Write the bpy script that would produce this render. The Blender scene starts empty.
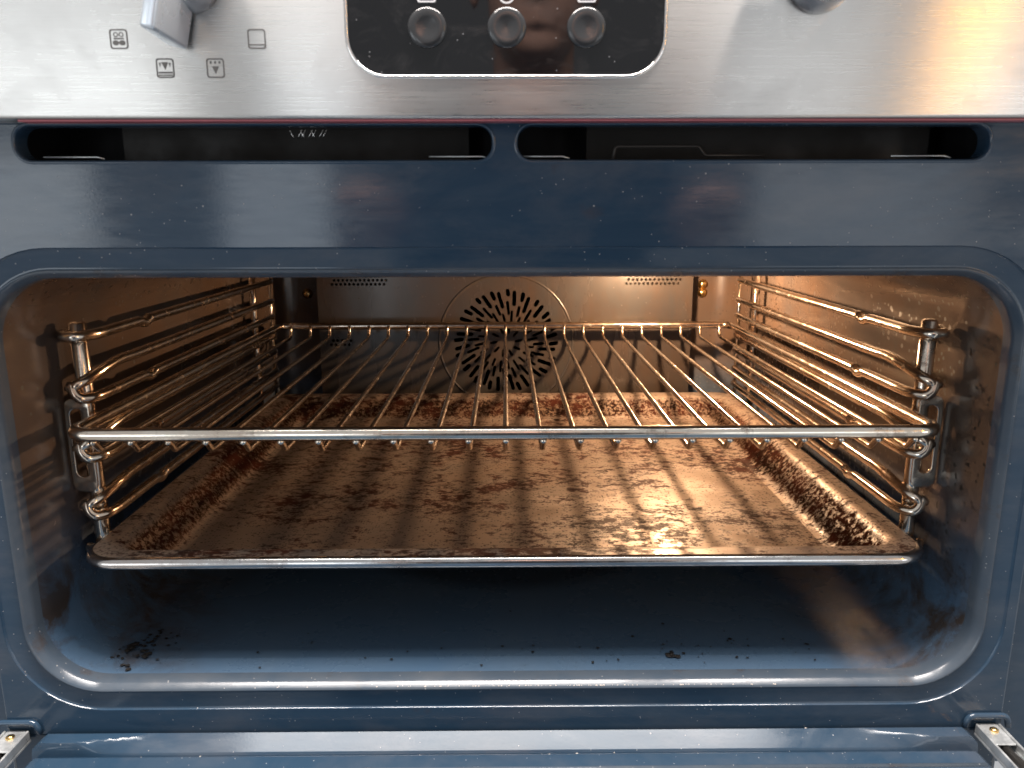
import bpy, bmesh, math, random
from mathutils import Vector, Matrix, noise

PI = math.pi
R = math.radians
random.seed(7)
SC = bpy.context.scene
COL = SC.collection

# ------------------------------------------------------------------ camera
cam_d = bpy.data.cameras.new('camera')
cam = bpy.data.objects.new('camera', cam_d)
COL.objects.link(cam)
CAM_POS = Vector((0.0, -0.36, 0.238))
PITCH = 12.5
cam.location = CAM_POS
cam.rotation_euler = (R(90 - PITCH), R(0.12), R(-0.5))
cam_d.sensor_fit = 'HORIZONTAL'
cam_d.sensor_width = 36.0
cam_d.lens = 36.0 * 780.0 / 1024.0
cam_d.clip_start = 0.01
cam_d.clip_end = 50
cam_d.dof.use_dof = True
cam_d.dof.focus_distance = 0.56
cam_d.dof.aperture_fstop = 18
SC.camera = cam

# ------------------------------------------------------------------ world
world = bpy.data.worlds.new('World')
SC.world = world
world.use_nodes = True
wn = world.node_tree.nodes
bg = next(n for n in wn if n.type == 'BACKGROUND')
bg.inputs['Color'].default_value = (0.95, 0.97, 1.0, 1)
bg.inputs['Strength'].default_value = 0.50

# ------------------------------------------------------------------ lamps of the room and an added fill
def area(name, loc, target, sx, sy, power, color):
    d = bpy.data.lights.new(name, 'AREA')
    d.shape = 'RECTANGLE'
    d.size, d.size_y = sx, sy
    d.energy = power
    d.color = color
    o = bpy.data.objects.new(name, d)
    COL.objects.link(o)
    o.location = loc
    v = Vector(target) - Vector(loc)
    o.rotation_euler = v.to_track_quat('-Z', 'Y').to_euler()
    return o

def pane(name, x0, x1, z0, z1, y, radiance, color):
    """a bright window pane of the room behind the camera, facing the oven"""
    cx, cz = (x0 + x1) / 2, (z0 + z1) / 2
    area(name, (cx, y, cz), (cx, 0, cz), x1 - x0, z1 - z0, radiance * PI * (x1 - x0) * (z1 - z0), color)

pane('window_light', -2.3, -1.08, -.3, .42, -1.75, 3.1, (0.88, 0.95, 1.0))
pane('window_light', -.74, -.46, -.2, .42, -1.75, 2.5, (0.84, 0.92, 1.0))
pane('window_light', .66, 1.22, -.2, .40, -1.75, 1.35, (0.9, 0.95, 1.0))
pane('window_light', 1.50, 2.1, -.3, .22, -1.75, 3.2, (0.9, 0.95, 1.0))
area('ceiling_light', (0.0, -.42, 1.9), (0, -.30, 0.1), 1.5, .30, 15, (1.0, 0.98, 0.95))
area('warm_room_lamp', (1.40, -1.5, 0.62), (0.2, 0, 0.3), 0.035, 0.5, 2.3, (1.0, 0.46, 0.04))
area('person_fill_light', (0.0, -.12, 1.05), (0, -.75, .45), 0.9, .12, 48, (1.0, 0.90, 0.84))  # added fill lamp, aimed at the person so face and hands show in reflections

SC.view_settings.view_transform = 'Standard'
SC.view_settings.look = 'None'
SC.view_settings.exposure = 0.0
SC.view_settings.gamma = 1.0
SC.view_settings.use_curve_mapping = False
SC.cycles.max_bounces = 10
SC.cycles.glossy_bounces = 6
SC.cycles.diffuse_bounces = 4
SC.cycles.transmission_bounces = 6
SC.cycles.sample_clamp_indirect = 4.0
SC.cycles.blur_glossy = 0.5
SC.cycles.caustics_reflective = False
SC.cycles.use_denoising = True

LAMP_POS = Vector((0.142, 0.315, 0.192))     # the oven's own lamp, under the cavity ceiling

# ------------------------------------------------------------------ helpers: objects
def P(o):
    """world location of a parent chain (no rotation is used on parents)"""
    v = Vector((0, 0, 0))
    while o is not None:
        v += o.location
        o = o.parent
    return v

def thing(name, label, cat, loc=(0, 0, 0), group=None):
    o = bpy.data.objects.new(name, None)
    o.empty_display_size = 0.02
    COL.objects.link(o)
    o.location = loc
    o['label'] = label
    o['category'] = cat
    if group:
        o['group'] = group
    return o

def obj(name, data, mat, parent=None, smooth=True, loc=None, label=None, angle=None):
    """data = bmesh or (verts, faces) in world coordinates -> one mesh object"""
    me = bpy.data.meshes.new(name)
    base = P(parent) if parent else Vector((0, 0, 0))
    if loc is not None:
        base = Vector((0, 0, 0))
    if isinstance(data, tuple):
        me.from_pydata([tuple(Vector(v) - base) for v in data[0]], [], data[1])
    else:
        bmesh.ops.translate(data, verts=data.verts, vec=-base)
        data.to_mesh(me)
        data.free()
    me.update()
    if smooth:
        for p in me.polygons:
            p.use_smooth = True
        if angle:
            me.set_sharp_from_angle(angle=R(angle))
    me.materials.append(mat)
    o = bpy.data.objects.new(name, me)
    COL.objects.link(o)
    if parent:
        o.parent = parent
    if loc is not None:
        o.location = Vector(loc) - (P(parent) if parent else Vector((0, 0, 0)))
    if label:
        o['label'] = label
    return o

def share(name, src, parent, loc):
    o = bpy.data.objects.new(name, src.data)
    COL.objects.link(o)
    o.parent = parent
    o.location = Vector(loc) - P(parent)
    return o

# ------------------------------------------------------------------ helpers: shapes
def rrect(hw, hh, r, cx=0.0, cy=0.0, n=8):
    r = max(r, 1e-4)
    pts = []
    for qx, qy, a0 in ((1, 1, 0), (-1, 1, 90), (-1, -1, 180), (1, -1, 270)):
        for i in range(n + 1):
            a = R(a0 + 90.0 * i / n)
            pts.append((cx + qx * (hw - r) + r * math.cos(a), cy + qy * (hh - r) + r * math.sin(a)))
    return pts

def circle(r, cx=0.0, cy=0.0, n=24):
    return [(cx + r * math.cos(2 * PI * i / n), cy + r * math.sin(2 * PI * i / n)) for i in range(n)]

def slot(cx, cy, ang, r0, r1, w, swirl=0.0, n=4):
    """rounded radial slot between radii r0..r1"""
    d = Vector((math.cos(ang + swirl), math.sin(ang + swirl)))
    a = Vector((math.cos(ang), math.sin(ang))) * r0
    L = r1 - r0
    p = Vector((-d.y, d.x))
    pts = []
    h = w / 2
    for i in range(n + 1):
        t = -PI / 2 + PI * i / n
        q = a + d * (L - h) + (d * math.cos(t) + p * math.sin(t)) * h
        pts.append((cx + q.x, cy + q.y))
    for i in range(n + 1):
        t = PI / 2 + PI * i / n
        q = a + d * h + (d * math.cos(t) + p * math.sin(t)) * h
        pts.append((cx + q.x, cy + q.y))
    return pts

def flat_shape(loops, thick, bevel=0.0):
    """plate in its own XY plane with holes (even-odd), extruded +-thick/2 in Z -> (verts, faces)"""
    cu = bpy.data.curves.new('tmp', 'CURVE')
    cu.dimensions = '2D'
    cu.fill_mode = 'BOTH'
    cu.extrude = thick / 2
    if bevel:
        cu.bevel_depth = bevel
        cu.bevel_resolution = 2
        cu.extrude = max(thick / 2 - bevel, 1e-6)
        cu.offset = -bevel
    for lp in loops:
        sp = cu.splines.new('POLY')
        sp.points.add(len(lp) - 1)
        for p, (x, y) in zip(sp.points, lp):
            p.co = (x, y, 0, 1)
        sp.use_cyclic_u = True
    o = bpy.data.objects.new('tmp', cu)
    COL.objects.link(o)
    dg = bpy.context.evaluated_depsgraph_get()
    me = bpy.data.meshes.new_from_object(o.evaluated_get(dg))
    vs = [v.co.copy() for v in me.vertices]
    fs = [tuple(p.vertices) for p in me.polygons]
    bpy.data.objects.remove(o)
    bpy.data.curves.remove(cu)
    bpy.data.meshes.remove(me)
    bm = bmesh.new()
    bv = [bm.verts.new(v) for v in vs]
    for f in fs:
        try:
            bm.faces.new([bv[i] for i in f])
        except ValueError:
            pass
    bmesh.ops.remove_doubles(bm, verts=bm.verts, dist=1e-6)
    bmesh.ops.recalc_face_normals(bm, faces=bm.faces)
    return bm

def to_xz(bm, y):
    """plate drawn in XY -> standing in the XZ plane at depth y"""
    for v in bm.verts:
        x, z, d = v.co
        v.co = (x, y + d, z)
    bmesh.ops.recalc_face_normals(bm, faces=bm.faces)
    return bm

def rings(ring_list, cap_start=False, cap_end=False, cyclic=True):
    """loft equal-length closed rings"""
    n = len(ring_list[0])
    vs, fs = [], []
    for rg in ring_list:
        vs += [Vector(p) for p in rg]
    for k in range(len(ring_list) - 1):
        for i in range(n):
            j = (i + 1) % n
            fs.append((k * n + i, k * n + j, (k + 1) * n + j, (k + 1) * n + i))
    if cap_start:
        fs.append(tuple(reversed(range(n))))
    if cap_end:
        fs.append(tuple((len(ring_list) - 1) * n + i for i in range(n)))
    bm = bmesh.new()
    bv = [bm.verts.new(v) for v in vs]
    for f in fs:
        bm.faces.new([bv[i] for i in f])
    return bm

def fillet(pts, r, n=5, cyclic=False):
    out = []
    m = len(pts)
    for i, p in enumerate(pts):
        p = Vector(p)
        if not cyclic and i in (0, m - 1):
            out.append(p)
            continue
        a, b = Vector(pts[i - 1]), Vector(pts[(i + 1) % m])
        da, db = (a - p), (b - p)
        la, lb = da.length, db.length
        da.normalize(); db.normalize()
        ang = da.angle(db)
        if ang > PI - 0.02:
            out.append(p)
            continue
        d = min(r / math.tan(ang / 2), la * 0.48, lb * 0.48)
        s, e = p + da * d, p + db * d
        for k in range(n + 1):
            t = k / n
            out.append(s * (1 - t) ** 2 + p * 2 * t * (1 - t) + e * t * t)
    return out

def catmull(pts, sub=6):
    pts = [Vector(p) for p in pts]
    q = [pts[0] * 2 - pts[1]] + pts + [pts[-1] * 2 - pts[-2]]
    out = []
    for i in range(1, len(q) - 2):
        p0, p1, p2, p3 = q[i - 1], q[i], q[i + 1], q[i + 2]
        k = sub if (p2 - p1).length < 0.05 else 3
        for s in range(k):
            t = s / k
            out.append(0.5 * ((2 * p1) + (p2 - p0) * t + (2 * p0 - 5 * p1 + 4 * p2 - p3) * t * t
                              + (3 * p1 - p0 - 3 * p2 + p3) * t ** 3))
    out.append(pts[-1])
    return out

def tube(path, rad, seg=10, cyclic=False, cap=True, bm=None, jitter=0.0):
    path = [Vector(p) for p in path]
    n = len(path)
    own = bm is None
    if own:
        bm = bmesh.new()
    tang = []
    for i in range(n):
        if cyclic:
            t = path[(i + 1) % n] - path[i - 1]
        else:
            t = path[min(i + 1, n - 1)] - path[max(i - 1, 0)]
        tang.append(t.normalized())
    up = Vector((0, 0, 1)) if abs(tang[0].z) < 0.9 else Vector((1, 0, 0))
    u = tang[0].cross(up).normalized()
    rr = []
    for i in range(n):
        if i:
            q = tang[i - 1].rotation_difference(tang[i])
            u = q @ u
            u = (u - tang[i] * u.dot(tang[i])).normalized()
        v = tang[i].cross(u)
        r = rad[i] if isinstance(rad, (list, tuple)) else rad
        r *= 1 + jitter * (random.random() - .5)
        rr.append([bm.verts.new(path[i] + (u * math.cos(2 * PI * k / seg) + v * math.sin(2 * PI * k / seg)) * r)
                   for k in range(seg)])
    for i in range(n if cyclic else n - 1):
        a, b = rr[i], rr[(i + 1) % n]
        off = 0
        if cyclic and i == n - 1:
            best = min(range(seg), key=lambda o: (a[0].co - b[o].co).length)
            off = best
        for k in range(seg):
            bm.faces.new((a[k], a[(k + 1) % seg], b[(k + 1 + off) % seg], b[(k + off) % seg]))
    if cap and not cyclic:
        bm.faces.new(list(reversed(rr[0])))
        bm.faces.new(rr[-1])
    bmesh.ops.recalc_face_normals(bm, faces=bm.faces)
    return bm

def box(x0, x1, y0, y1, z0, z1, bev=0.0, seg=2, bm=None):
    own = bmesh.new()
    bmesh.ops.create_cube(own, size=1)
    for v in own.verts:
        v.co = ((x0 + x1) / 2 + v.co.x * (x1 - x0), (y0 + y1) / 2 + v.co.y * (y1 - y0), (z0 + z1) / 2 + v.co.z * (z1 - z0))
    if bev:
        bmesh.ops.bevel(own, geom=own.edges[:], offset=bev, segments=seg, affect='EDGES', profile=0.5)
    return own

def lathe(profile, center, axis='Y', seg=32):
    """profile list of (radius, height) ; axis Y means height runs along +Y"""
    rl = []
    for r, h in profile:
        ring = []
        for k in range(seg):
            a = 2 * PI * k / seg
            c, s = r * math.cos(a), r * math.sin(a)
            ring.append((center[0] + c, center[1] + h, center[2] + s) if axis == 'Y'
                        else (center[0] + c, center[1] + s, center[2] + h))
        rl.append(ring)
    bm = rings(rl, profile[0][0] > 1e-6, profile[-1][0] > 1e-6)
    bmesh.ops.remove_doubles(bm, verts=bm.verts, dist=1e-7)
    bmesh.ops.recalc_face_normals(bm, faces=bm.faces)
    return bm

def merge(*bms):
    out = bmesh.new()
    for b in bms:
        me = bpy.data.meshes.new('t')
        b.to_mesh(me)
        b.free()
        out.from_mesh(me)
        bpy.data.meshes.remove(me)
    return out

# ------------------------------------------------------------------ helpers: materials
class M:
    def __init__(s, name):
        s.m = bpy.data.materials.new(name)
        s.m.use_nodes = True
        s.t = s.m.node_tree
        s.n = s.t.nodes
        s.b = s.n['Principled BSDF']
        s.tc = s.n.new('ShaderNodeTexCoord')

    def link(s, a, b):
        s.t.links.new(a, b)

    def coord(s, scale=(1, 1, 1), loc=(0, 0, 0), rot=(0, 0, 0)):
        mp = s.n.new('ShaderNodeMapping')
        mp.inputs['Scale'].default_value = scale
        mp.inputs['Location'].default_value = loc
        mp.inputs['Rotation'].default_value = rot
        s.link(s.tc.outputs['Object'], mp.inputs['Vector'])
        return mp.outputs['Vector']

    def noise(s, scale, detail=4, rough=.55, vec=None, dist=0.0):
        nd = s.n.new('ShaderNodeTexNoise')
        nd.inputs['Scale'].default_value = scale
        nd.inputs['Detail'].default_value = detail
        nd.inputs['Roughness'].default_value = rough
        nd.inputs['Distortion'].default_value = dist
        s.link(vec if vec is not None else s.coord(), nd.inputs['Vector'])
        return nd.outputs['Fac']

    def ramp(s, fac, *stops):
        r = s.n.new('ShaderNodeValToRGB')
        els = r.color_ramp.elements
        while len(els) < len(stops):
            els.new(0.5)
        for e, (p, c) in zip(els, stops):
            e.position = p
            e.color = (c, c, c, 1) if isinstance(c, (int, float)) else (*c, 1)
        s.link(fac, r.inputs['Fac'])
        return r.outputs['Color']

    def math(s, op, a, b=0.5):
        m = s.n.new('ShaderNodeMath')
        m.operation = op
        m.use_clamp = True
        for i, x in enumerate((a, b)):
            if isinstance(x, (int, float)):
                m.inputs[i].default_value = x
            else:
                s.link(x, m.inputs[i])
        return m.outputs[0]

    def mix(s, fac, a, b):
        m = s.n.new('ShaderNodeMix')
        m.data_type = 'RGBA'
        for sock, x in ((m.inputs['Factor'], fac), (m.inputs[6], a), (m.inputs[7], b)):
            if isinstance(x, (int, float)):
                sock.default_value = x
            elif isinstance(x, tuple):
                sock.default_value = (*x, 1)
            else:
                s.link(x, sock)
        return m.outputs[2]

    def specks(s, scale, size, density, vec=None):
        """mask of scattered little dots"""
        v = s.n.new('ShaderNodeTexVoronoi')
        v.inputs['Scale'].default_value = scale
        s.link(vec if vec is not None else s.coord(), v.inputs['Vector'])
        near = s.math('LESS_THAN', v.outputs['Distance'], size)
        sep = s.n.new('ShaderNodeSeparateColor')
        s.link(v.outputs['Color'], sep.inputs[0])
        some = s.math('GREATER_THAN', sep.outputs[0], 1 - density)
        return s.math('MULTIPLY', near, some)

    def bump(s, h, strength, dist=0.001):
        b = s.n.new('ShaderNodeBump')
        b.inputs['Strength'].default_value = strength
        b.inputs['Distance'].default_value = dist
        s.link(h, b.inputs['Height'])
        s.link(b.outputs['Normal'], s.b.inputs['Normal'])
        return b

    def set(s, **kw):
        names = dict(base='Base Color', rough='Roughness', metal='Metallic', spec='Specular IOR Level', coat='Coat Weight',
                     coat_rough='Coat Roughness', aniso='Anisotropic', anrot='Anisotropic Rotation', emit='Emission Color',
                     emits='Emission Strength', trans='Transmission Weight', ior='IOR')
        for k, x in kw.items():
            sk = s.b.inputs[names[k]]
            if isinstance(x, (int, float)):
                sk.default_value = x
            elif isinstance(x, tuple):
                sk.default_value = (*x, 1)
            else:
                s.link(x, sk)
        return s

def mat_enamel_front():
    m = M('blue_enamel')
    streak = m.noise(9, 3, .5, m.coord((1, 1, 14)))
    fine = m.noise(60, 4, .6, m.coord((1, 1, 6)))
    base = m.mix(m.math('MULTIPLY', streak, 1.0), (0.015, 0.041, 0.077), (0.033, 0.063, 0.102))
    dust = m.math('ADD', m.specks(300, .085, .26), m.specks(120, .045, .3))
    dust = m.math('ADD', dust, m.specks(600, .13, .05))
    film = m.ramp(m.noise(16, 5, .65, m.coord((1, 1, 2.2))), (.48, 0), (.8, .30))
    base = m.mix(film, base, (.16, .15, .15))
    wipe = m.ramp(m.noise(7, 6, .7, m.coord((1, 1, 3.5), (2, 0, 9), (0, .5, 0)), 1.2), (.46, 0), (.72, 1))
    base = m.mix(m.math('MULTIPLY', wipe, .16), base, (.15, .16, .17))
    rust = m.ramp(m.noise(38, 3, .5, m.coord((1, 1, 1.4), (3, 1, 5))), (.70, 0), (.82, .5))
    base = m.mix(rust, base, (.07, .035, .02))
    base = m.mix(dust, base, (.30, .30, .31))
    rough = m.math('ADD', m.math('ADD', m.ramp(fine, (.3, .07), (.75, .15)), m.math('MULTIPLY', wipe, .10)), m.math('MULTIPLY', dust, .4))
    m.set(base=base, rough=rough, spec=.55)
    m.bump(m.math('ADD', m.math('MULTIPLY', m.noise(700, 2), .08), m.math('ADD', m.math('MULTIPLY', streak, .4), m.math('MULTIPLY', dust, .5))), .10, .0012)
    return m.m

def mat_lip():
    m = M('worn_lip_enamel')
    nz = m.noise(22, 5, .65)
    base = m.mix(m.ramp(nz, (.35, 0), (.7, 1)), (.050, .072, .100), (.085, .100, .118))
    soil = m.ramp(m.noise(30, 5, .7, m.coord((1, 1, 1), (4, 0, 2))), (.58, 0), (.72, .8))
    base = m.mix(soil, base, (.06, .038, .024))
    dust = m.specks(500, .16, .08)
    base = m.mix(dust, base, (.3, .3, .3))
    m.set(base=base, rough=m.math('ADD', m.ramp(m.noise(90, 4), (.3, .16), (.75, .27)), m.math('MULTIPLY', soil, .2)), spec=.42)
    m.bump(m.noise(160, 3), .06, .0006)
    return m.m

def mat_enamel_cavity():
    m = M('cavity_enamel')
    big = m.noise(11, 5, .6, None, .6)
    base = m.mix(m.ramp(big, (.35, 0), (.7, 1)), (0.066, 0.120, 0.195), (0.086, 0.136, 0.200))
    # baked-on grease, mostly on the walls and less on the floor
    pos = m.n.new('ShaderNodeSeparateXYZ')
    m.link(m.tc.outputs['Object'], pos.inputs[0])
    high = m.math('MULTIPLY', m.math('SUBTRACT', pos.outputs['Z'], .062), 14)
    grease = m.ramp(m.noise(9, 6, .7, m.coord((1, 1, .8)), .4), (.36, 0), (.74, .7))
    grease = m.math('MULTIPLY', grease, high)
    base = m.mix(m.math('MULTIPLY', high, .92), base, m.mix(m.ramp(m.noise(14, 4), (.35, 0), (.65, 1)), (.056, .048, .042), (.095, .064, .042)))
    base = m.mix(grease, base, (.085, .043, .020))
    ab = m.math('ABSOLUTE', pos.outputs['X'])
    edge = m.math('MULTIPLY', m.math('MULTIPLY', m.math('SUBTRACT', ab, .155), 14), m.math('SUBTRACT', 1.0, high))
    spill = m.math('MULTIPLY', edge, m.ramp(m.noise(24, 6, .7, m.coord((1, 1, 1), (2, 7, 1)), .6), (.44, 0), (.60, .9)))
    base = m.mix(spill, base, (.050, .034, .022))
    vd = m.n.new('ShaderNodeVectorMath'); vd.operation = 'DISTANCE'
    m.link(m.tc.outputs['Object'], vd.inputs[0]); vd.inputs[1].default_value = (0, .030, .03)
    disc_shade = m.math('MULTIPLY', m.math('SUBTRACT', 1.0, high), m.ramp(vd.outputs['Value'], (.118, 1), (.134, 0)))
    base = m.mix(m.math('MULTIPLY', disc_shade, .6), base, (.012, .014, .018))  # shadow of a round floor pressing, painted into the enamel colour
    spl = m.math('ADD', m.specks(260, .26, .40), m.specks(120, .18, .28))
    zone = m.ramp(m.noise(7, 2), (.36, 0), (.56, 1))
    spl = m.math('MULTIPLY', m.math('MULTIPLY', spl, zone), m.math('ADD', high, .12))
    base = m.mix(spl, base, (.010, .007, .005))
    rough = m.math('ADD', m.ramp(m.noise(26, 5, .6), (.3, .11), (.75, .25)), m.math('MULTIPLY', grease, .12))
    rough = m.math('ADD', rough, m.math('MULTIPLY', spl, .3))
    rough = m.math('ADD', rough, m.math('MULTIPLY', m.math('SUBTRACT', 1.0, high), .10))
    m.set(base=base, rough=rough, spec=.6)
    hgt = m.math('ADD', m.math('MULTIPLY', m.noise(22, 3), .8), m.math('MULTIPLY', spl, .12))
    m.bump(hgt, .09, .0016)
    return m.m

def mat_chrome(name='chrome_wire', tint=(.86, .78, .67), heat=.5):
    m = M(name)
    oi = m.n.new('ShaderNodeObjectInfo')
    sc_ = m.n.new('ShaderNodeVectorMath'); sc_.operation = 'SCALE'
    sc_.inputs[0].default_value = (3.1, 5.7, 2.3)
    m.link(oi.outputs['Random'], sc_.inputs['Scale'])
    ad = m.n.new('ShaderNodeVectorMath'); ad.operation = 'ADD'
    m.link(m.tc.outputs['Object'], ad.inputs[0]); m.link(sc_.outputs[0], ad.inputs[1])
    V = ad.outputs[0]
    nz = m.noise(24, 4, .6, V)
    f = m.noise(130, 3, .6, V)
    base = m.mix(m.math('MULTIPLY', m.ramp(nz, (.45, 0), (.72, 1)), heat), tint, (.42, .23, .12))
    grime = m.math('MULTIPLY', m.ramp(m.noise(70, 5, .7, V), (.55, 0), (.66, .95)), heat)
    base = m.mix(grime, base, (.10, .05, .03))
    rough = m.math('ADD', m.ramp(f, (.3, .09), (.75, .24)), m.math('MULTIPLY', grime, .25))
    m.set(base=base, metal=1.0, rough=rough)
    m.bump(m.noise(260, 2), .03, .0006)
    return m.m

def mat_tray():
    m = M('stained_tray_steel')
    big = m.noise(9, 5, .62, None, .7)
    base = m.mix(m.ramp(big, (.3, 0), (.72, 1)), (.23, .19, .16), (.34, .285, .24))
    pos = m.n.new('ShaderNodeSeparateXYZ')
    m.link(m.tc.outputs['Object'], pos.inputs[0])
    # baked brown film, flakes and thick burnt patches
    film = m.ramp(m.noise(26, 6, .68, m.coord((1, 1, 1), (2, 3, 0)), .8), (.42, 0), (.62, .75))
    base = m.mix(m.math('MULTIPLY', film, .6), base, (.17, .105, .062))
    n1 = m.noise(12, 3, .55, m.coord((1, 1.2, 1), (7, 1, 0)))
    n2 = m.noise(210, 6, .78, m.coord((.7, 1, 1), (1, 4, 0)))
    n3 = m.noise(48, 6, .7, m.coord((.75, 1, 1), (5, 2, 0)), .4)
    val = m.math('ADD', m.math('MULTIPLY', n2, .52), m.math('ADD', m.math('MULTIPLY', n3, .20), m.math('MULTIPLY', n1, .28)))
    burnt = m.ramp(val, (.488, 0), (.545, 1))
    fleck = m.math('ADD', m.specks(560, .32, .34), m.specks(320, .27, .20))
    burnt = m.math('MAXIMUM', burnt, m.math('MULTIPLY', fleck, .85))
    # sloping sides carry a dense crust (above the floor, below the flange)
    wall = m.math('MULTIPLY', m.math('MULTIPLY', m.math('SUBTRACT', pos.outputs['Z'], .0022), 260),
                  m.math('MULTIPLY', m.math('SUBTRACT', .0205, pos.outputs['Z']), 260))
    crust = m.math('MULTIPLY', wall, m.ramp(m.noise(330, 4, .7), (.44, 0), (.54, 1)))
    base = m.mix(m.math('MULTIPLY', wall, .85), base, (.105, .066, .042))
    burnt = m.math('MAXIMUM', burnt, crust)
    base = m.mix(burnt, base, m.mix(m.ramp(n3, (.42, 0), (.58, 1)), (.016, .009, .007), (.036, .012, .008)))
    metal = m.math('SUBTRACT', m.math('SUBTRACT', .62, m.math('MULTIPLY', wall, .62)), m.math('ADD', m.math('MULTIPLY', burnt, .95), m.math('MULTIPLY', film, .45)))
    rough = m.math('ADD', m.ramp(m.noise(48, 5, .6), (.3, .28), (.75, .48)), m.math('MULTIPLY', burnt, .12))
    m.set(base=base, metal=metal, rough=rough, spec=m.math('SUBTRACT', m.math('SUBTRACT', .5, m.math('MULTIPLY', burnt, .42)), m.math('MULTIPLY', wall, .25)))
    m.bump(m.math('ADD', m.math('MULTIPLY', burnt, .3), m.math('MULTIPLY', m.noise(36, 4), .25)), .30, .0011)
    return m.m

def mat_brushed():
    m = M('brushed_steel')
    line = m.noise(30, 3, .6, m.coord((1.2, 1, 90)))
    base = m.mix(line, (.60, .575, .545), (.70, .675, .645))
    m.set(base=base, metal=1.0, rough=m.math('ADD', m.ramp(line, (.3, .26), (.7, .32)), m.ramp(m.noise(18, 5, .7, None, .6), (.5, 0), (.8, .10))), aniso=.99, anrot=.25)
    tg = m.n.new('ShaderNodeTangent')
    tg.direction_type = 'RADIAL'
    tg.axis = 'Z'
    m.link(tg.outputs['Tangent'], m.b.inputs['Tangent'])
    m.bump(line, .08, .0004)
    return m.m

def simple(name, base, rough, metal=0.0, spec=.5, nscale=40, vary=.25, bump=.1, **kw):
    m = M(name)
    nz = m.noise(nscale, 4, .6)
    hi = tuple(min(1, c * (1 + vary)) for c in base)
    lo = tuple(c * (1 - vary) for c in base)
    m.set(base=m.mix(nz, lo, hi), rough=m.ramp(nz, (.3, max(.0, rough * (1 - vary))), (.7, min(1, rough * (1 + vary)))),
          metal=metal, spec=spec, **kw)
    if bump:
        m.bump(m.noise(nscale * 6, 3), bump, .0006)
    return m.m

def mat_panel():
    m = M('fan_panel_enamel')
    big = m.noise(7, 5, .6, None, .5)
    base = m.mix(m.ramp(big, (.35, 0), (.7, 1)), (.027, .027, .028), (.046, .042, .038))
    soil = m.ramp(m.noise(16, 6, .7, m.coord((1, 1, .5)), .5), (.44, 0), (.70, .8))
    base = m.mix(soil, base, (.05, .030, .018))
    spl = m.math('ADD', m.specks(240, .16, .14), m.specks(110, .12, .10))
    base = m.mix(spl, base, (.025, .014, .008))
    m.set(base=base, rough=m.math('ADD', m.ramp(m.noise(20, 5, .6, m.coord((1, 1, .3))), (.3, .20), (.75, .34)), m.math('MULTIPLY', spl, .3)), spec=.7)
    m.bump(m.math('ADD', m.math('MULTIPLY', m.noise(14, 3), .8), m.math('MULTIPLY', spl, .1)), .08, .0016)
    return m.m

PANELM = mat_panel()
ENAMEL = mat_enamel_front()
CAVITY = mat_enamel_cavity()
CHROME = mat_chrome()
RAILM = mat_chrome('browned_chrome', (.80, .71, .60), .75)
TRAYM = mat_tray()
STEEL = mat_brushed()
POLISH = simple('polished_rim', (.80, .79, .77), .14, 1.0, vary=.06, bump=.02)
KNOBM = simple('knob_metal', (.80, .85, .90), .27, .5, vary=.06, bump=.02)
COLLARM = simple('dark_collar_metal', (.52, .53, .55), .25, .9, vary=.08, bump=.02)
def mat_glass():
    m = M('black_glass')
    sm = m.ramp(m.noise(55, 5, .7, m.coord((1, 1, 1.6), (3, 0, 2)), .8), (.52, 0), (.75, 1))
    dust = m.math('ADD', m.specks(420, .10, .10), m.specks(190, .07, .12))
    base = m.mix(m.math('MULTIPLY', sm, .12), (.005, .005, .006), (.16, .15, .15))
    base = m.mix(dust, base, (.30, .30, .31))
    m.set(base=base, rough=m.math('ADD', .03, m.math('MULTIPLY', sm, .10)), spec=.55)
    return m.m
GLASS = mat_glass()
BUTTON = simple('dark_button', (.035, .036, .038), .16, 0, .6, vary=.2, bump=.03)
PRINT = simple('grey_print', (.13, .125, .12), .5, 0, .3, nscale=300, vary=.3, bump=0)
WHITEP = simple('white_print', (.75, .75, .76), .5, 0, .3, vary=.05, bump=0)
DARKM = simple('dark_sheet_metal', (.05, .047, .044), .45, .6, vary=.3)
FANM = simple('fan_steel', (.42, .36, .30), .35, 1.0, vary=.3)
DUCTM = simple('dull_duct_plate', (.018, .016, .014), .6, .2, .3, vary=.3)
BLACK = simple('black_duct', (.008, .008, .009), .6, 0, .3)
PINK = simple('red_seal', (.48, .13, .15), .35, 0, .5, vary=.15, bump=.05)
BRASS = simple('brass_screw', (.70, .47, .20), .25, 1.0, vary=.15)
RIMM = mat_chrome('rim_steel', (.62, .61, .60), .35)
LIPM = mat_lip()
HINGE = simple('zinc_hinge', (.72, .76, .76), .38, .75, nscale=120, vary=.35, bump=.3)
CRUMB = simple('burnt_crumb', (.012, .010, .009), .75, 0, .3, nscale=200, vary=.6, bump=.5)
PALEC = simple('pale_crumb', (.55, .50, .45), .7, 0, .3, nscale=200, vary=.3, bump=.3)

# ------------------------------------------------------------------ dimensions
HW, HH, CR = 0.2405, 0.1040, 0.032     # cavity opening half size and corner radius
ZC = HH                               # opening centre height (bottom edge at z = 0)
YB = 0.450                            # rear wall
YP = 0.420                            # fan panel

oven = thing('oven', 'built-in oven with open blue enamel cavity and brushed steel control panel', 'oven', (0, 0.2, -0.03))

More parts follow.
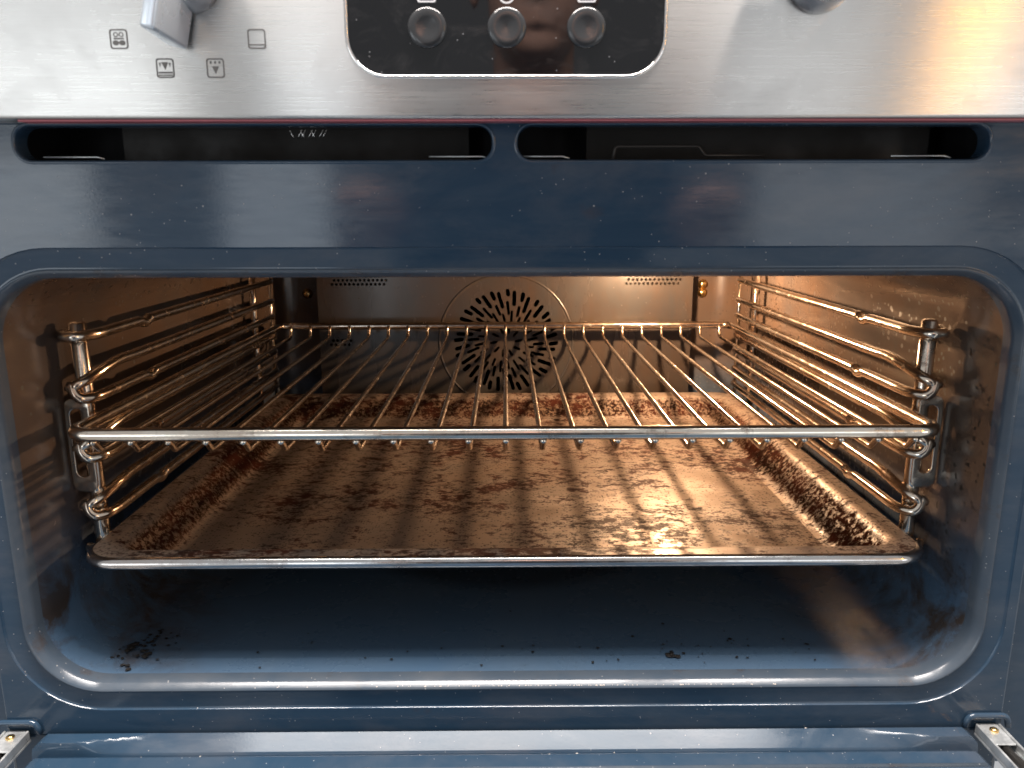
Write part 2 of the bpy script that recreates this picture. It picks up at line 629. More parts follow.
# ------------------------------------------------------------------ oven: front frame with opening, lip and air slots
G = 0.0142
loops = [rrect(.2592, .1575, .004, 0, .1295),
         rrect(HW + G, HH + G, CR + G, 0, ZC, 12),
         rrect((.216 - .0052) / 2, .0078, .0070, -(.216 + .0052) / 2, .2676, 6),
         rrect((.216 - .0052) / 2, .0078, .0070, (.216 + .0052) / 2, .2676, 6)]
frame = obj('front_frame', to_xz(flat_shape(loops, .003), .0015), ENAMEL, oven, smooth=False)

for s in (-1, 1):
    pts = [(.2592, .0), (.2600, .0003), (.2606, .0010), (.2609, .0022), (.2610, .0080), (.2616, .0088), (.2626, .0092), (.2960, .0092)]
    vs = [(s * x, y, z) for z in (-.0560, .1, .2868) for x, y in pts]
    n = len(pts)
    fs = [(j * n + i, j * n + i + 1, (j + 1) * n + i + 1, (j + 1) * n + i) for j in range(2) for i in range(n - 1)]
    obj('frame_flange', (vs, fs), ENAMEL, frame, angle=60)
def ring_xz(e, y, n=12):
    return [(x, y, z) for x, z in rrect(HW + e, HH + e, max(CR + e, .002), 0, ZC, n)]
groove = [(G, .0), (G - .0002, .0005), (G - .0006, .0010), (G - .0012, .0012), (.0052, .0012), (.0046, .0014), (.0042, .0012)]
obj('gasket_groove', rings([ring_xz(e, y) for e, y in groove]), ENAMEL, oven)
prof = [(.0042, .0012), (.0040, .0004), (.0036, -.0001), (.0030, .0001), (.0024, .0008), (.0016, .0020), (.0008, .0032), (.0002, .0044), (0, .006), (0, .011)]
obj('opening_lip', rings([ring_xz(e, y) for e, y in prof]), LIPM, oven)

# cooling-air slots: rolled edges, duct behind, bent bracket and clips
for s in (-1, 1):
    cx, cz, hw, hh = s * (.216 + .0052) / 2, .2676, (.216 - .0052) / 2, .0078
    rl = []
    for e, y in ((.0012, -.0001), (.0007, -.0005), (0, -.0004), (-.0005, .0006), (-.0006, .004), (-.0006, .009)):
        rl.append([(x, y, z) for x, z in rrect(hw + e, hh + e, .0070 + e, cx, cz, 6)])
    sl = obj('air_slot', rings(rl), ENAMEL, oven)
    obj('duct', merge(box(cx - hw - .002, cx + hw + .002, .050, .052, .250, .300),
                      box(cx - hw - .002, cx + hw + .002, .0095, .050, .299, .301),
                      box(cx - hw - .002, cx + hw + .002, .0095, .050, .2555, .2575),
                      box(cx - hw - .004, cx - hw - .002, .0095, .052, .2555, .301), box(cx + hw + .002, cx + hw + .0025, .0095, .052, .2555, .301)), BLACK, sl, smooth=False)
    obj('duct_plate', box(cx - hw + .034, cx + hw - .012, .030, .0312, .2575, .2795), DUCTM, sl, smooth=False)
    for cxx in (s * .190, s * .018):
        obj('clip', tube(fillet([(cxx - .016, .004, .2619), (cxx + .008, .004, .2619), (cxx + .011, .004, .2611)], .002), .00035, 6), HINGE, sl)
br = obj('bracket', tube(fillet([(.049, .008, .2590), (.050, .008, .2665), (.088, .008, .2665), (.091, .008, .2625), (.118, .008, .2625)], .002), .0008, 6), DARKM, oven)
for q in range(9):
    x0 = -.096 + q * .0016
    obj('cable_strand', tube([(x0, .012, .2705), (x0 + (.0022 if q % 3 else -.0018), .012, .2742)], .00022, 5), POLISH, oven)

# ------------------------------------------------------------------ oven: cavity liner
cav = [(0.0004, .0105), (.0004, .06), (.0004, .20), (.0004, .34), (.0004, .405), (-.0012, .424), (-.0060, .4385), (-.0135, .4465), (-.024, YB)]
cbm = rings([ring_xz(e, y, 10) for e, y in cav], False, True)
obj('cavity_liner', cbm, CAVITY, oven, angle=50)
# rear fan panel: perforated plate standing in front of the rear wall
FX, FZ = 0.0005, 0.109
holes = [rrect(.1875, .1025, .006, 0, ZC, 4)]
NS = 40
for i in range(NS):
    a = 2 * PI * i / NS + .05
    k = i % 4
    if k == 0:
        holes += [slot(FX, FZ, a, .0200, .0325, .0026, .20), slot(FX, FZ, a + .04, .0368, .0525, .0039, .20)]
    elif k == 1:
        holes += [slot(FX, FZ, a, .0270, .0415, .0029, .20), slot(FX, FZ, a + .05, .0458, .0535, .0039, .20)]
    elif k == 2:
        holes += [slot(FX, FZ, a, .0200, .0290, .0024, .20), slot(FX, FZ, a + .035, .0335, .0510, .0037, .20)]
    else:
        holes += [slot(FX, FZ, a, .0270, .0388, .0029, .20), slot(FX, FZ, a + .045, .0430, .0530, .0040, .20)]
for i in range(10):
    holes.append(slot(FX, FZ, 2 * PI * i / 10, .0085, .0165, .0026, .22))
for s in (-1, 1):
    for row in range(3):
        for c in range(13):
            holes.append(circle(.00150, s * .1465 + (c - 6) * .0043 + (.00215 if row % 2 else 0), .1672 + row * .0040, 8))
for row in range(2):
    for c in range(5):
        holes.append(circle(.0016, -.176 + c * .0045 + row * .002, .1065 + row * .0042, 8))
panel = obj('fan_panel', to_xz(flat_shape(holes, .0022), YP + .0011), PANELM, oven, smooth=False)
for x0 in (-.1875, .1861):
    obj('panel_return', box(x0, x0 + .0014, YP + .0024, YB - .001, .004, .2045), CAVITY, panel, smooth=False)
obj('pressed_ring', lathe([(.0688, .0002), (.0682, -.0004), (.0674, -.0007), (.0666, -.0005), (.0659, .0002)], (FX, YP, FZ), 'Y', 72), PANELM, panel)
# fan wheel behind the perforations
fan = obj('fan_wheel', lathe([(.0001, .0115), (.012, .0115), (.014, .0150), (.048, .0165), (.050, .0185)], (FX, YP, FZ), 'Y', 40), FANM, oven)
for i in range(14):
    a = 2 * PI * i / 14
    c, sn = math.cos(a), math.sin(a)
    b = box(.022, .050, -.0006, .0006, 0, .011)
    for v in b.verts:
        x, w, h = v.co
        w += (x - .022) * .35
        v.co = (FX + c * x - sn * w, YP + .0055 + h, FZ + sn * x + c * w)
    obj('fan_blade', b, FANM, fan, smooth=False)
for s, z in ((-1, .155), (1, .155), (1, .1635)):
    sc_ = lathe([(.0001, -.0030), (.0022, -.0030), (.0034, -.0022), (.0038, -.0008), (.0052, -.0004), (.0054, .0004)], (s * .2045, YB - .0005 if z < .16 else YB - .0006, z), 'Y', 16)
    obj('screw', sc_, BRASS, oven)

# oven lamp under the ceiling
lamp = obj('oven_lamp', lathe([(.021, 0.0), (.021, -.003), (.018, -.0045), (.0155, -.004), (.0155, -.001)], (LAMP_POS.x, LAMP_POS.y, 2 * HH - .0005), 'Z', 28), RAILM, oven)
lens = M('lit_lens')
lens.set(base=(.9, .85, .75), rough=.3, emit=(1.0, .62, .30), emits=6.0)
obj('lens', lathe([(.0154, -.0015), (.0145, -.0042), (.010, -.0065), (.005, -.0075), (.0001, -.0078)], (LAMP_POS.x, LAMP_POS.y, 2 * HH - .0005), 'Z', 24), lens.m, lamp)
ld = bpy.data.lights.new('oven_bulb', 'POINT')
ld.energy = 4.7
ld.color = (1.0, .61, .34)
ld.shadow_soft_size = .005
lo = bpy.data.objects.new('oven_bulb', ld)
COL.objects.link(lo)
lo.location = LAMP_POS

# ------------------------------------------------------------------ oven: control panel
PY = -0.020
panel_b = box(-.2975, .2975, PY, -.0022, .2757, .3900, .0014, 3)
cp = obj('control_panel', panel_b, STEEL, oven, angle=40)
obj('red_seal', box(-.203, .222, PY + .0025, PY + .0105, .2748, .2758, .0003, 1), PINK, oven, smooth=False)
# display
DX, DZ, DHW, DHH, DR = .0008, .3245, .0655, .0335, .0165
def ring_d(e, y):
    return [(x, y, z) for x, z in rrect(DHW + e, DHH + e, DR + e, DX, DZ, 10)]
obj('display_rim', rings([ring_d(0.0, PY + .0003), ring_d(-.0001, PY - .0005), ring_d(-.0005, PY - .0009), ring_d(-.0012, PY - .0009),
                          ring_d(-.0016, PY - .0004), ring_d(-.0017, PY + .0003)]), POLISH, oven)
disp = obj('display_window', to_xz(flat_shape([rrect(DHW - .0017, DHH - .0017, DR - .0017, DX, DZ, 10)], .0006), PY - .0002), GLASS, oven, smooth=False)
for k in (-1, 0, 1):
    bx, bz = .0010 + k * .0322, .3105
    obj('touch_button', lathe([(.0079, .0), (.0078, -.0006), (.0070, -.0010), (.0058, -.0013), (.0040, -.0010), (.0001, -.0007)],
                              (bx, PY - .0005, bz), 'Y', 32), BUTTON, disp)
    z = .3222
    if k == 0:
        lp = [circle(.0034, bx, z + .0006, 24), circle(.0027, bx, z + .0006, 24)]
        hand = [slot(bx, z + .0006, PI / 2, 0, .0022, .0006), ]
    else:
        lp = [rrect(.0037, .0026, .0008, bx, z + .0003, 4), rrect(.0030, .0019, .0005, bx, z + .0003, 4)]
        hand = [slot(bx, z + .0030, PI / 2, 0, .0020, .0006)]
    obj('button_symbol', to_xz(flat_shape(lp + hand, .0002), PY - .0006), WHITEP, disp, smooth=False)

# cooking-function icons printed round the knob
KX, KZ = -.1257, .3286
def icon_at(px, py):
    v = (py - 384) / 780
    dY = math.cos(R(PITCH)) - v * math.sin(R(PITCH))
    dZ = -(math.sin(R(PITCH)) + v * math.cos(R(PITCH)))
    s = (PY - CAM_POS.y) / dY
    return (px - 505) / 780 * s, CAM_POS.z + dZ * s
def tri(cx, cz, w, h):
    return [(cx - w / 2, cz + h / 2), (cx + w / 2, cz + h / 2), (cx, cz - h / 2)]
def bar(cx, cz, w, h):
    return [(cx - w / 2, cz - h / 2), (cx + w / 2, cz - h / 2), (cx + w / 2, cz + h / 2), (cx - w / 2, cz + h / 2)]
def ellipse(cx, cz, a, b, n=14):
    return [(cx + a * math.cos(2 * PI * i / n), cz + b * math.sin(2 * PI * i / n)) for i in range(n)]
IC = ((121, 39, 'fan'), (167, 68, 'grill'), (217, 68, 'defrost'), (258, 39, 'base'))
for px, py, kind in IC:
    x, z = icon_at(px, py)
    h = .00365
    lp = [rrect(h, h * 1.04, .0011, x, z, 4), rrect(h - .00056, h * 1.04 - .00056, .0008, x, z, 4)]
    if kind == 'fan':
        lp += [ellipse(x - .0013, z - .0014, .0013, .0010), ellipse(x + .0013, z - .0014, .0013, .0010),
               ellipse(x - .0011, z + .0017, .0010, .0010), ellipse(x - .0011, z + .0017, .0006, .0006),
               ellipse(x + .0011, z + .0017, .0010, .0010), ellipse(x + .0011, z + .0017, .0006, .0006), bar(x, z + .0002, .0040, .0006)]
    elif kind == 'grill':
        lp += [tri(x, z + .0008, .0028, .0030), tri(x - .0020, z + .0012, .0009, .0018), tri(x + .0020, z + .0012, .0009, .0018),
               bar(x, z - .0017, .0056, .0007), bar(x, z - .0027, .0056, .0005)]
    elif kind == 'defrost':
        lp += [tri(x, z - .0008, .0028, .0030), bar(x - .0018, z + .0022, .0008, .0010), bar(x, z + .0022, .0008, .0010), bar(x + .0018, z + .0022, .0008, .0010)]
    else:
        lp += [bar(x, z - .0022, .0060, .0005)]
    obj('function_icon', to_xz(flat_shape(lp, .0002), PY - .00005), PRINT, cp, smooth=False)

def knob(cx, ang, label):
    """round collar and a flat upright grip that sticks out 29 mm"""
    k = obj('selector_knob', lathe([(.0132, .0), (.0132, -.003), (.0126, -.006), (.0112, -.0105), (.0095, -.0135), (.0001, -.0145)],
                                   (cx, PY - .0004, KZ), 'Y', 40), COLLARM, oven, label=label)
    b = box(-.0044, .0044, -.0300, -.0012, -.0268, .0268, .0016, 3)
    for v in b.verts:
        t = (v.co.y + .0012) / -.0288
        v.co.x *= 1.0 - .35 * t
        v.co.z *= 1.0 - .06 * t
    bmesh.ops.rotate(b, verts=b.verts, cent=(0, 0, 0), matrix=Matrix.Rotation(ang, 3, 'Y'))
    bmesh.ops.translate(b, verts=b.verts, vec=(cx, PY - .0004, KZ))
    obj('grip', b, KNOBM, k, angle=40)
knob(KX, R(14), 'metal knob with its grip pointing down, left of the display')
knob(.1262, R(88), 'metal knob with its grip turned sideways, right of the display')

# ------------------------------------------------------------------ oven: door folded down, hinges
def door_mesh():
    xs = [-.2425, -.2415, -.238, -.232] + [-.228 + .456 * i / 76 for i in range(77)] + [.232, .238, .2415, .2425]
    ys = [-.0015, -.0018, -.0022, -.0028, -.0036, -.0045, -.0055, -.0065, -.0075, -.0085, -.0095, -.0102, -.0106, -.0112, -.0122, -.0130, -.0137, -.0141, -.0146, -.0152, -.016,
          -.018, -.022, -.03, -.05, -.12, -.22, -.36]
    def z(x, y):
        ax, d = abs(x), -y
        q = max(0.0, min(1.0, (ax - .184) / .030)); e = 1 - q * q * (3 - 2 * q)      # pressed band with rounded ends
        b0 = .0020 + (1 - e) * .0060
        t = max(0.0, min(1.0, (d - b0) / (.0106 - b0)))
        zz = -.0262 - .0057 * t * (e > 0)
        if e == 0 and d > .0098:
            zz = -.0262 - .0057 * min(1, (d - .0098) / .0012)
        if d > .0106:
            zz -= .0016 * min(1, (d - .0106) / .0006) * (1 if d < .0137 else max(0, 1 - (d - .0137) / .0009))
        if d > .0137:
            zz += .0012 * min(1, (d - .0137) / .0012)
        zz -= max(0, ax - .2385) * .9
        if d < .0022:
            zz -= (.0022 - d) * 1.0
        return zz
    vs = [(x, y, z(x, y)) for y in ys for x in xs]
    n = len(xs)
    fs = [(j * n + i, j * n + i + 1, (j + 1) * n + i + 1, (j + 1) * n + i) for j in range(len(ys) - 1) for i in range(n - 1)]
    bm = bmesh.new()
    bv = [bm.verts.new(v) for v in vs]
    for f in fs:
        bm.faces.new([bv[i] for i in f])
    # skirt and underside
    ext = bmesh.ops.extrude_edge_only(bm, edges=[e for e in bm.edges if e.is_boundary])
    for v in [g for g in ext['geom'] if isinstance(g, bmesh.types.BMVert)]:
        v.co.z = -.058
    bmesh.ops.holes_fill(bm, edges=[e for e in bm.edges if e.is_boundary])
    bmesh.ops.recalc_face_normals(bm, faces=bm.faces)
    return bm
door = obj('oven_door', door_mesh(), ENAMEL, oven, angle=60)
obj('door_edge_strip', tube([(-.236, -.0252, -.0314), (.2380, -.0252, -.0314)], .0016, 10), LIPM, door)
for s in (-1, 1):
    x0, x1 = (.2455, .2585) if s > 0 else (-.2610, -.2480)
    h = obj('hinge', merge(box(x0, x1, -.075, -.001, -.0315, -.0300, .0003, 1),
                           box(x0, x0 + .0012, -.075, -.0014, -.0298, -.0245, .0004, 1),
                           box(x1 - .0012, x1, -.075, -.0014, -.0298, -.0245, .0004, 1),
                           box(x0 + .0014, x1 - .0014, -.0175, -.0008, -.0262, -.0250, .0004, 1)), HINGE, oven, smooth=False)
    obj('hinge_rivet', lathe([(.0022, 0), (.0022, .0008), (.0014, .0014), (.0001, .0016)], ((x0 + x1) / 2, -.0070, -.0250), 'Z', 14), BRASS, h)
    obj('hinge_arm', tube([((x0 + x1) / 2, -.013, -.0285), ((x0 + x1) / 2 + s * .002, -.060, -.0275)], .0022, 8), DARKM, h)
    # pressed arch in the frame above the hinge
    cx = (x0 + x1) / 2
    arch = fillet([(cx - .0115, -.0008, -.0270), (cx - .0100, -.0010, -.0205), (cx + .0100, -.0010, -.0205), (cx + .0115, -.0008, -.0270)], .006, 6)
    obj('hinge_arch', tube(arch, .0016, 10), ENAMEL, frame)
obj('frame_foot', box(-.2590, .2590, .0005, .003, -.060, -.0286, .0004, 1), ENAMEL, frame, smooth=False)

# ------------------------------------------------------------------ side shelf supports (lift out, one on each wall)
TOPS = [.1735, .1400, .1065, .0730]
LOWS = [z - .0185 for z in TOPS]
POST_X, POST_Y, XR = .2300, .0580, .2222
def side_support(s, label):
    t = thing('shelf_support', label, 'shelf support', (s * POST_X, .2, .045), 'wire shelf supports on the cavity walls')
    def S(p):
        return (s * p[0], p[1], p[2])
    obj('front_post', tube([S((POST_X, POST_Y, z)) for z in (.0455, .048, .09, .13, .1795, .1805)], [.0030, .0043, .0043, .0043, .0043, .0030], 14), RAILM, t)
    obj('rear_post', tube([S((.2310, .356, z)) for z in (.0455, .1, .15, .186)], .0030, 12), RAILM, t)
    obj('end_rod', tube(fillet([S((.2262, .391, .050)), S((.2262, .391, .125)), S((.2250, .388, .140)), S((.2250, .388, .178))], .006), .0017, 10), CHROME, t)
    def top(z, y0):
        return [S((XR, y0, z)), S((XR, .106, z)), S((XR, .1120, z - .0002)), S((XR + .0002, .1165, z - .0016)), S((XR, .1205, z - .0018)),
                S((XR, .1250, z - .0004)), S((XR, .132, z)), S((XR, .22, z)), S((XR, .30, z)), S((XR, .375, z)), S((XR + .0018, .386, z))]
    # top-most guide hooks round the head of the post
    z = TOPS[0]
    pts = [S((POST_X + .0062, .0590, z + .001)), S((POST_X + .0050, .0520, z)), S((POST_X + .0005, .0500, z)), S((POST_X - .004, .0520, z))]
    obj('guide_rod', tube(catmull(pts + [S((XR, .063, z))] + top(z, .078)), .0030, 10), RAILM, t)
    for k in range(3):
        zl, zt = LOWS[k], TOPS[k + 1]
        pts = [S((XR + .0018, .386, zl)), S((XR, .375, zl)), S((XR, .30, zl)), S((XR, .20, zl)), S((XR, .105, zl)), S((XR, .086, zl + .0004)),
               S((XR + .0004, .070, zl - .0010)), S((XR + .0030, .0560, zl - .0045)), S((POST_X - .0010, .0500, zl - .0072)), S((POST_X + .0034, .0500, zl - .0098)),
               S((POST_X + .0022, .0496, zt + .0070)), S((POST_X + .0012, .0490, zt + .0040)), S((POST_X - .0004, .0490, zt + .0015)), S((POST_X - .0030, .0502, zt)),
               S((XR + .0012, .0550, zt)), S((XR, .064, zt))]
        obj('guide_rod', tube(catmull(pts + top(zt, .075)), .0030, 10), RAILM, t)
    zl = LOWS[3]
    pts = [S((XR + .0018, .386, zl)), S((XR, .375, zl)), S((XR, .2, zl)), S((XR, .09, zl)), S((XR + .001, .072, zl)), S((POST_X - .001, .0525, zl - .001)),
           S((POST_X + .003, .0510, zl - .002)), S((POST_X + .006, .0540, zl - .002))]
    obj('guide_rod', tube(catmull(pts), .0030, 10), RAILM, t)
    # stamped hanger with its oblong hole
    cx, cz = .2335, .1125
    bm = flat_shape([rrect(.0068, .0265, .0045, cx, cz, 5), rrect(.0038, .0195, .0037, cx + .0002, cz + .0015, 6)], .0014, .0004)
    to_xz(bm, .0535)
    if s < 0:
        for v in bm.verts:
            v.co.x *= -1
        bmesh.ops.reverse_faces(bm, faces=bm.faces)
    obj('hanger_plate', bm, RAILM, t, angle=35)
    obj('foot_hook', tube(catmull([S((POST_X, .0595, .0475)), S((POST_X - .0005, .0540, .0455)), S((POST_X + .0040, .0515, .0465)), S((POST_X + .0052, .056, .0475))], 5), .0017, 8), CHROME, t)
    return t
side_support(-1, 'browned chrome wire shelf support on the left cavity wall')
side_support(1, 'golden lit wire shelf support on the right cavity wall')

# ------------------------------------------------------------------ wire rack on the second level
RZ = LOWS[1] + .0030 + .0036
RY0, RY1, RHW = .0210, .4020, .2216
rack = thing('wire_rack', 'chrome wire oven rack pushed in above the baking tray', 'oven rack', (-.0008, (RY0 + RY1) / 2, RZ - .012))
corner = [(-RHW, RY0, RZ), (RHW, RY0, RZ), (RHW, RY1, RZ), (-RHW, RY1, RZ)]
obj('rack_frame', tube(fillet(corner, .012, 8, True), .0036, 12, True), CHROME, rack)
drop = .0108
wp = [(0, RY0 + .0005, RZ - .0040), (0, RY0 + .003, RZ - .0052), (0, RY0 + .0090, RZ - drop), (0, RY0 + .014, RZ - drop), (0, .10, RZ - drop), (0, .18, RZ - drop), (0, .27, RZ - drop), (0, .35, RZ - drop),
      (0, RY1 - .0105, RZ - drop), (0, RY1 - .0060, RZ - drop + .0012), (0, RY1 - .0034, RZ - .0050), (0, RY1 - .0030, RZ + .0005)]
wire_bm = tube(fillet(wp, .0035, 4), .00165, 8)
w0 = None
for k in range(-11, 12):
    if w0 is None:
        bmesh.ops.translate(wire_bm, verts=wire_bm.verts, vec=(0, 0, -RZ))
        w0 = obj('wire', wire_bm, CHROME, rack, loc=(k * .0191, 0, RZ))
    else:
        share('wire', w0, rack, (k * .0191, 0, RZ))

# ------------------------------------------------------------------ baking tray on the lowest level
TZ = LOWS[3] + .0030
tray = thing('baking_tray', 'stained metal baking tray with burnt flakes below the wire rack', 'baking tray', (0, .206, TZ - .017))
THX, THY, TCY = .2253, .1890, .2050
def ring_t(e, z, n=9):
    return [(x, y, z) for x, y in rrect(THX + e, THY + e, max(.020 + e * .5, .004), 0, TCY, n)]
tr = [(-.0052, TZ + .0000), (-.0020, TZ - .0016), (-.0004, TZ - .0010), (.0004, TZ + .0008), (.0003, TZ + .0024), (-.0004, TZ + .0038), (-.0016, TZ + .0046), (-.0028, TZ + .0048)]
tp = [(-.0028, TZ + .0048), (-.0090, TZ + .0046), (-.0132, TZ + .0042), (-.0160, TZ + .0018), (-.0300, TZ - .0128), (-.0325, TZ - .0142), (-.0360, TZ - .0150)]
obj('rolled_rim', rings([ring_t(e, z) for e, z in tr]), RIMM, tray)
bm = rings([ring_t(e, z) for e, z in tp])
und = [(-.0050, TZ + .0004), (-.012, TZ + .0002), (-.0165, TZ - .0002), (-.0308, TZ - .0146), (-.037, TZ - .0166)]
bm2 = rings([ring_t(e, z) for e, z in und], False, True)
for f in bm2.faces:
    f.normal_flip()
body = merge(bm, bm2)
bmesh.ops.remove_doubles(body, verts=body.verts, dist=1e-6)
trim = obj('tray_body', body, TRAYM, tray, angle=50)
# floor sheet, slightly warped as an old tray is
NX, NY = 90, 76
fx, fy = THX - .0358, THY - .0358
vs, fs = [], []
for j in range(NY + 1):
    for i in range(NX + 1):
        x, y = -fx + 2 * fx * i / NX, TCY - fy + 2 * fy * j / NY
        ex = min((fx - abs(x)) / .02, (fy - abs(y - TCY)) / .02, 1)
        wv = noise.noise(Vector((x * 16, y * 16, 1.3))) * .0006 + noise.noise(Vector((x * 50, y * 50, 4))) * .00012
        vs.append((x, y, TZ - .0150 + wv * ex))
for j in range(NY):
    for i in range(NX):
        a = j * (NX + 1) + i
        fs.append((a, a + 1, a + NX + 2, a + NX + 1))
obj('tray_floor', (vs, fs), TRAYM, tray)

# ------------------------------------------------------------------ crumbs
def crumb_bm(cx, cy, cz, r, flat, rnd, bm):
    nv = 6
    top = bm.verts.new((cx, cy, cz + r * flat))
    ring = []
    for i in range(nv):
        a = 2 * PI * i / nv
        q = r * (.55 + .8 * rnd.random())
        ring.append(bm.verts.new((cx + q * math.cos(a), cy + q * math.sin(a), cz)))
    for i in range(nv):
        bm.faces.new((top, ring[i], ring[(i + 1) % nv]))
rnd = random.Random(3)
bm = bmesh.new()
for _ in range(45):
    x = rnd.uniform(-.21, .21)
    crumb_bm(x, .013 + abs(rnd.gauss(0, .03)), .0004, rnd.uniform(.0003, .0010), .35, rnd, bm)
for _ in range(46):
    crumb_bm(rnd.gauss(-.207, .009), abs(rnd.gauss(.028, .012)) + .012, .0005, rnd.uniform(.0004, .0015), .35, rnd, bm)
for _ in range(20):
    crumb_bm(rnd.gauss(.10, .05), abs(rnd.gauss(.02, .006)) + .012, .0004, rnd.uniform(.0004, .0012), .35, rnd, bm)
c = obj('burnt_crumbs', bm, CRUMB, None, smooth=False)
c['kind'] = 'stuff'; c['label'] = 'small burnt black crumbs scattered on the blue oven floor'; c['category'] = 'crumbs'
bm = bmesh.new()
for _ in range(120):
    x = rnd.gauss(.03, .05)
    crumb_bm(x, .0012 + rnd.uniform(-.0003, .0003), -.0023, rnd.uniform(.0002, .0006), .6, rnd, bm)
for _ in range(110):
    y = rnd.uniform(-.024, -.001)
    crumb_bm(rnd.uniform(-.22, .22), y, -.0264 - .0064 * min(1, -y / .0106), rnd.uniform(.0002, .0006), .7, rnd, bm)
c = obj('pale_crumbs', bm, PALEC, None, smooth=False)
c['kind'] = 'stuff'; c['label'] = 'pale crumbs and dust along the lower cavity lip and door edge'; c['category'] = 'crumbs'
def flake(x, y, z, rx, ry, label):
    b = bmesh.new()
    for q in range(7):
        crumb_bm(x + rnd.gauss(0, rx * .45), y + rnd.gauss(0, ry * .45), z, rnd.uniform(.35, .6) * (rx + ry) / 2, .3, rnd, b)
    o = obj('burnt_flake', b, CRUMB, None, smooth=False)
    o['label'] = label; o['category'] = 'crumb'; o['group'] = 'larger burnt flakes on the oven floor'
flake(.0905, .0245, .0005, .0045, .0030, 'largest burnt flake on the oven floor, right of centre near the lip')
flake(-.2095, .036, .0012, .0035, .0050, 'dark burnt flake with a thin stalk in the front left floor corner')
flake(-.2010, .0290, .0008, .0040, .0030, 'rust brown burnt flake just right of the stalked one')

# ------------------------------------------------------------------ the photographer, seen only as a dim reflection in the black display and the enamel
SKIN = simple('skin', (.55, .34, .27), .45, 0, .4, nscale=60, vary=.12, bump=.05)
JACKET = simple('dark_jacket_cloth', (.012, .014, .020), .8, 0, .2, nscale=90, vary=.3, bump=.3)
HAIR = simple('dark_hair', (.035, .024, .018), .6, 0, .3, nscale=200, vary=.4, bump=.5)
def ball(bm, c, r, sc=(1, 1, 1), seg=20):
    res = bmesh.ops.create_uvsphere(bm, u_segments=seg, v_segments=seg // 2 + 4, radius=1)
    for v in res['verts']:
        v.co = Vector((c[0] + v.co.x * r * sc[0], c[1] + v.co.y * r * sc[1], c[2] + v.co.z * r * sc[2]))
def remesh(bm, vox, it):
    me = bpy.data.meshes.new('t'); bm.to_mesh(me); bm.free()
    o = bpy.data.objects.new('t', me); COL.objects.link(o)
    md = o.modifiers.new('r', 'REMESH'); md.mode = 'VOXEL'; md.voxel_size = vox
    sm = o.modifiers.new('s', 'SMOOTH'); sm.iterations = it; sm.factor = .5
    out = bmesh.new(); out.from_object(o, bpy.context.evaluated_depsgraph_get())
    bpy.data.objects.remove(o); bpy.data.meshes.remove(me)
    return out
person = thing('person', 'person in a dark jacket mirrored dimly in the black display', 'person', (.03, -.86, -.45))
HX, HY, HZ = .040, -.78, .535
b = bmesh.new()
ball(b, (HX, HY - .035, HZ + .035), .098, (.80, 1.0, .95))            # skull
ball(b, (HX, HY + .010, HZ - .035), .068, (.90, .95, 1.25))           # face and jaw
ball(b, (HX, HY + .045, HZ - .088), .030, (1.05, .8, .8))             # chin
tube([(HX, HY + .072, HZ + .022), (HX, HY + .086, HZ - .010), (HX, HY + .094, HZ - .024), (HX, HY + .080, HZ - .034)], [.009, .012, .016, .010], 10, bm=b)   # nose
tube([(HX - .042, HY + .060, HZ + .030), (HX - .02, HY + .072, HZ + .033), (HX + .02, HY + .072, HZ + .033), (HX + .042, HY + .060, HZ + .030)], .010, 8, bm=b)  # brow
tube([(HX - .024, HY + .062, HZ - .060), (HX, HY + .074, HZ - .057), (HX + .024, HY + .062, HZ - .060)], .0065, 8, bm=b)
tube([(HX - .022, HY + .062, HZ - .070), (HX, HY + .073, HZ - .070), (HX + .022, HY + .062, HZ - .070)], .0065, 8, bm=b)
for sd in (-1, 1):
    ball(b, (HX + sd * .080, HY - .02, HZ - .005), .024, (.35, .7, 1.3), 12)     # ears
    ball(b, (HX + sd * .032, HY + .050, HZ + .012), .014, (1.2, .7, .8), 12)     # eyes
tube([(HX, HY - .03, HZ - .05), (HX, HY - .05, HZ - .16), (HX, HY - .07, HZ - .26)], [.055, .056, .062], 16, bm=b)
ball(b, (HX - .01, HY - .07, .12), .20, (1.0, .55, 1.2))
HANDS = []
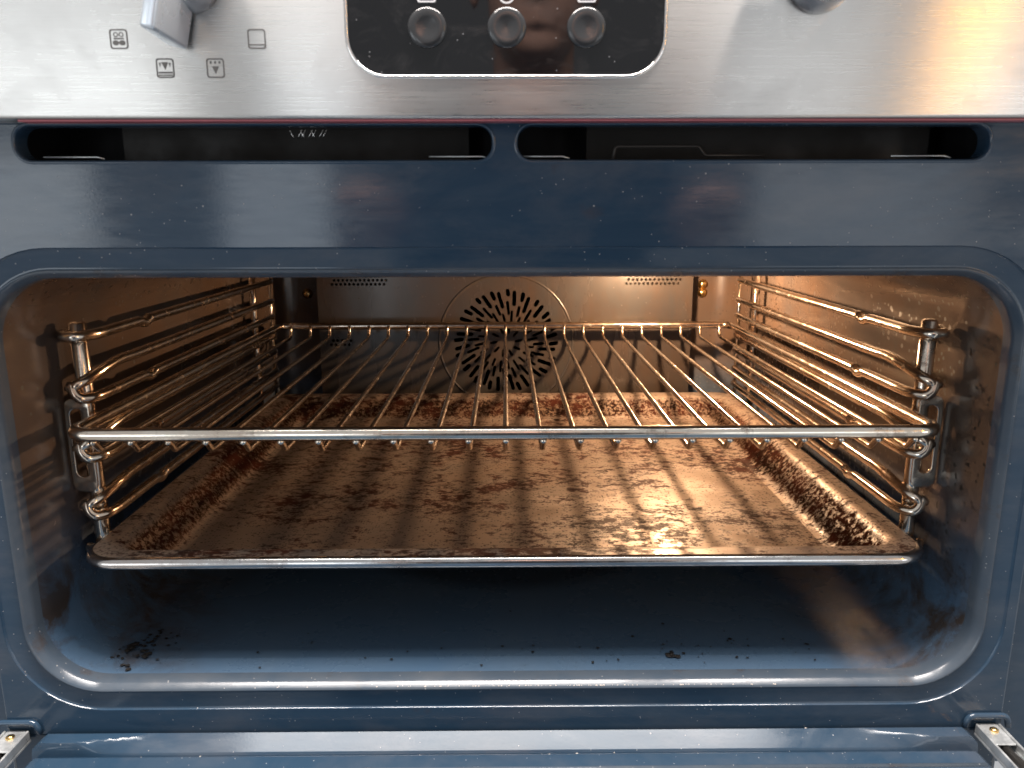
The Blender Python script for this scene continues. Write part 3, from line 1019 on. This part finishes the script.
for sd in (-1, 1):
    sh = Vector((HX + sd * .185, HY - .06, .27)); el = Vector((HX + sd * .25, HY + .0, .03)); wr = Vector((HX + sd * .215, -.640, .18))
    tube([sh, (sh + el) / 2, el, (el + wr) / 2, wr], [.048, .044, .038, .036, .027], 14, bm=b)
    pm = wr + Vector((-sd * .006, .020, .050))
    ball(b, wr + Vector((-sd * .003, .012, .03)), .034, (.95, .55, 1.25), 14)
    for f in range(4):
        k0 = pm + Vector((sd * (.026 - .017 * f), .004, .012 - abs(f - 1.3) * .004))
        ln = (.030, .034, .032, .026)[f]
        tube([k0 - Vector((0, .004, .02)), k0, k0 + Vector((-sd * .002, .014, ln * .7)), k0 + Vector((-sd * .004, .032, ln * .75)), k0 + Vector((-sd * .005, .042, ln * .3))],
             [.0095, .0092, .0085, .0080, .0070], 8, bm=b)
    tube([wr + Vector((-sd * .024, .012, .022)), wr + Vector((-sd * .042, .022, .045)), wr + Vector((-sd * .046, .034, .066))], [.012, .0105, .0085], 8, bm=b)
body = obj('body', remesh(b, .0045, 3), SKIN, person)
b = bmesh.new()
ball(b, (HX - .01, HY - .07, .12), .215, (1.02, .60, 1.18))
ball(b, (HX - .01, HY - .09, -.18), .24, (.86, .62, 1.2))
tube([(HX - .19, HY - .06, .265), (HX, HY - .07, .315), (HX + .19, HY - .06, .265)], [.066, .080, .066], 16, bm=b)
tube([(HX, HY - .07, .33), (HX, HY - .065, .400)], [.084, .078], 18, bm=b)
for sd in (-1, 1):
    sh = Vector((HX + sd * .185, HY - .06, .27)); el = Vector((HX + sd * .25, HY + .0, .03)); wr = Vector((HX + sd * .215, -.640, .18))
    tube([sh, (sh + el) / 2, el, el + (wr - el) * .5, el + (wr - el) * .92], [.062, .057, .050, .046, .038], 14, bm=b)
obj('jacket', remesh(b, .009, 3), JACKET, body)
b = bmesh.new()
ball(b, (HX, HY - .045, HZ + .050), .105, (.84, 1.0, .90))
for v in b.verts:
    v.co += Vector((0, 0, 1)) * noise.noise(v.co * 40) * .006
bmesh.ops.delete(b, geom=[v for v in b.verts if v.co.y > HY + .02 and v.co.z < HZ + .085 or v.co.z < HZ - .05], context='VERTS')
obj('hair', b, HAIR, body)
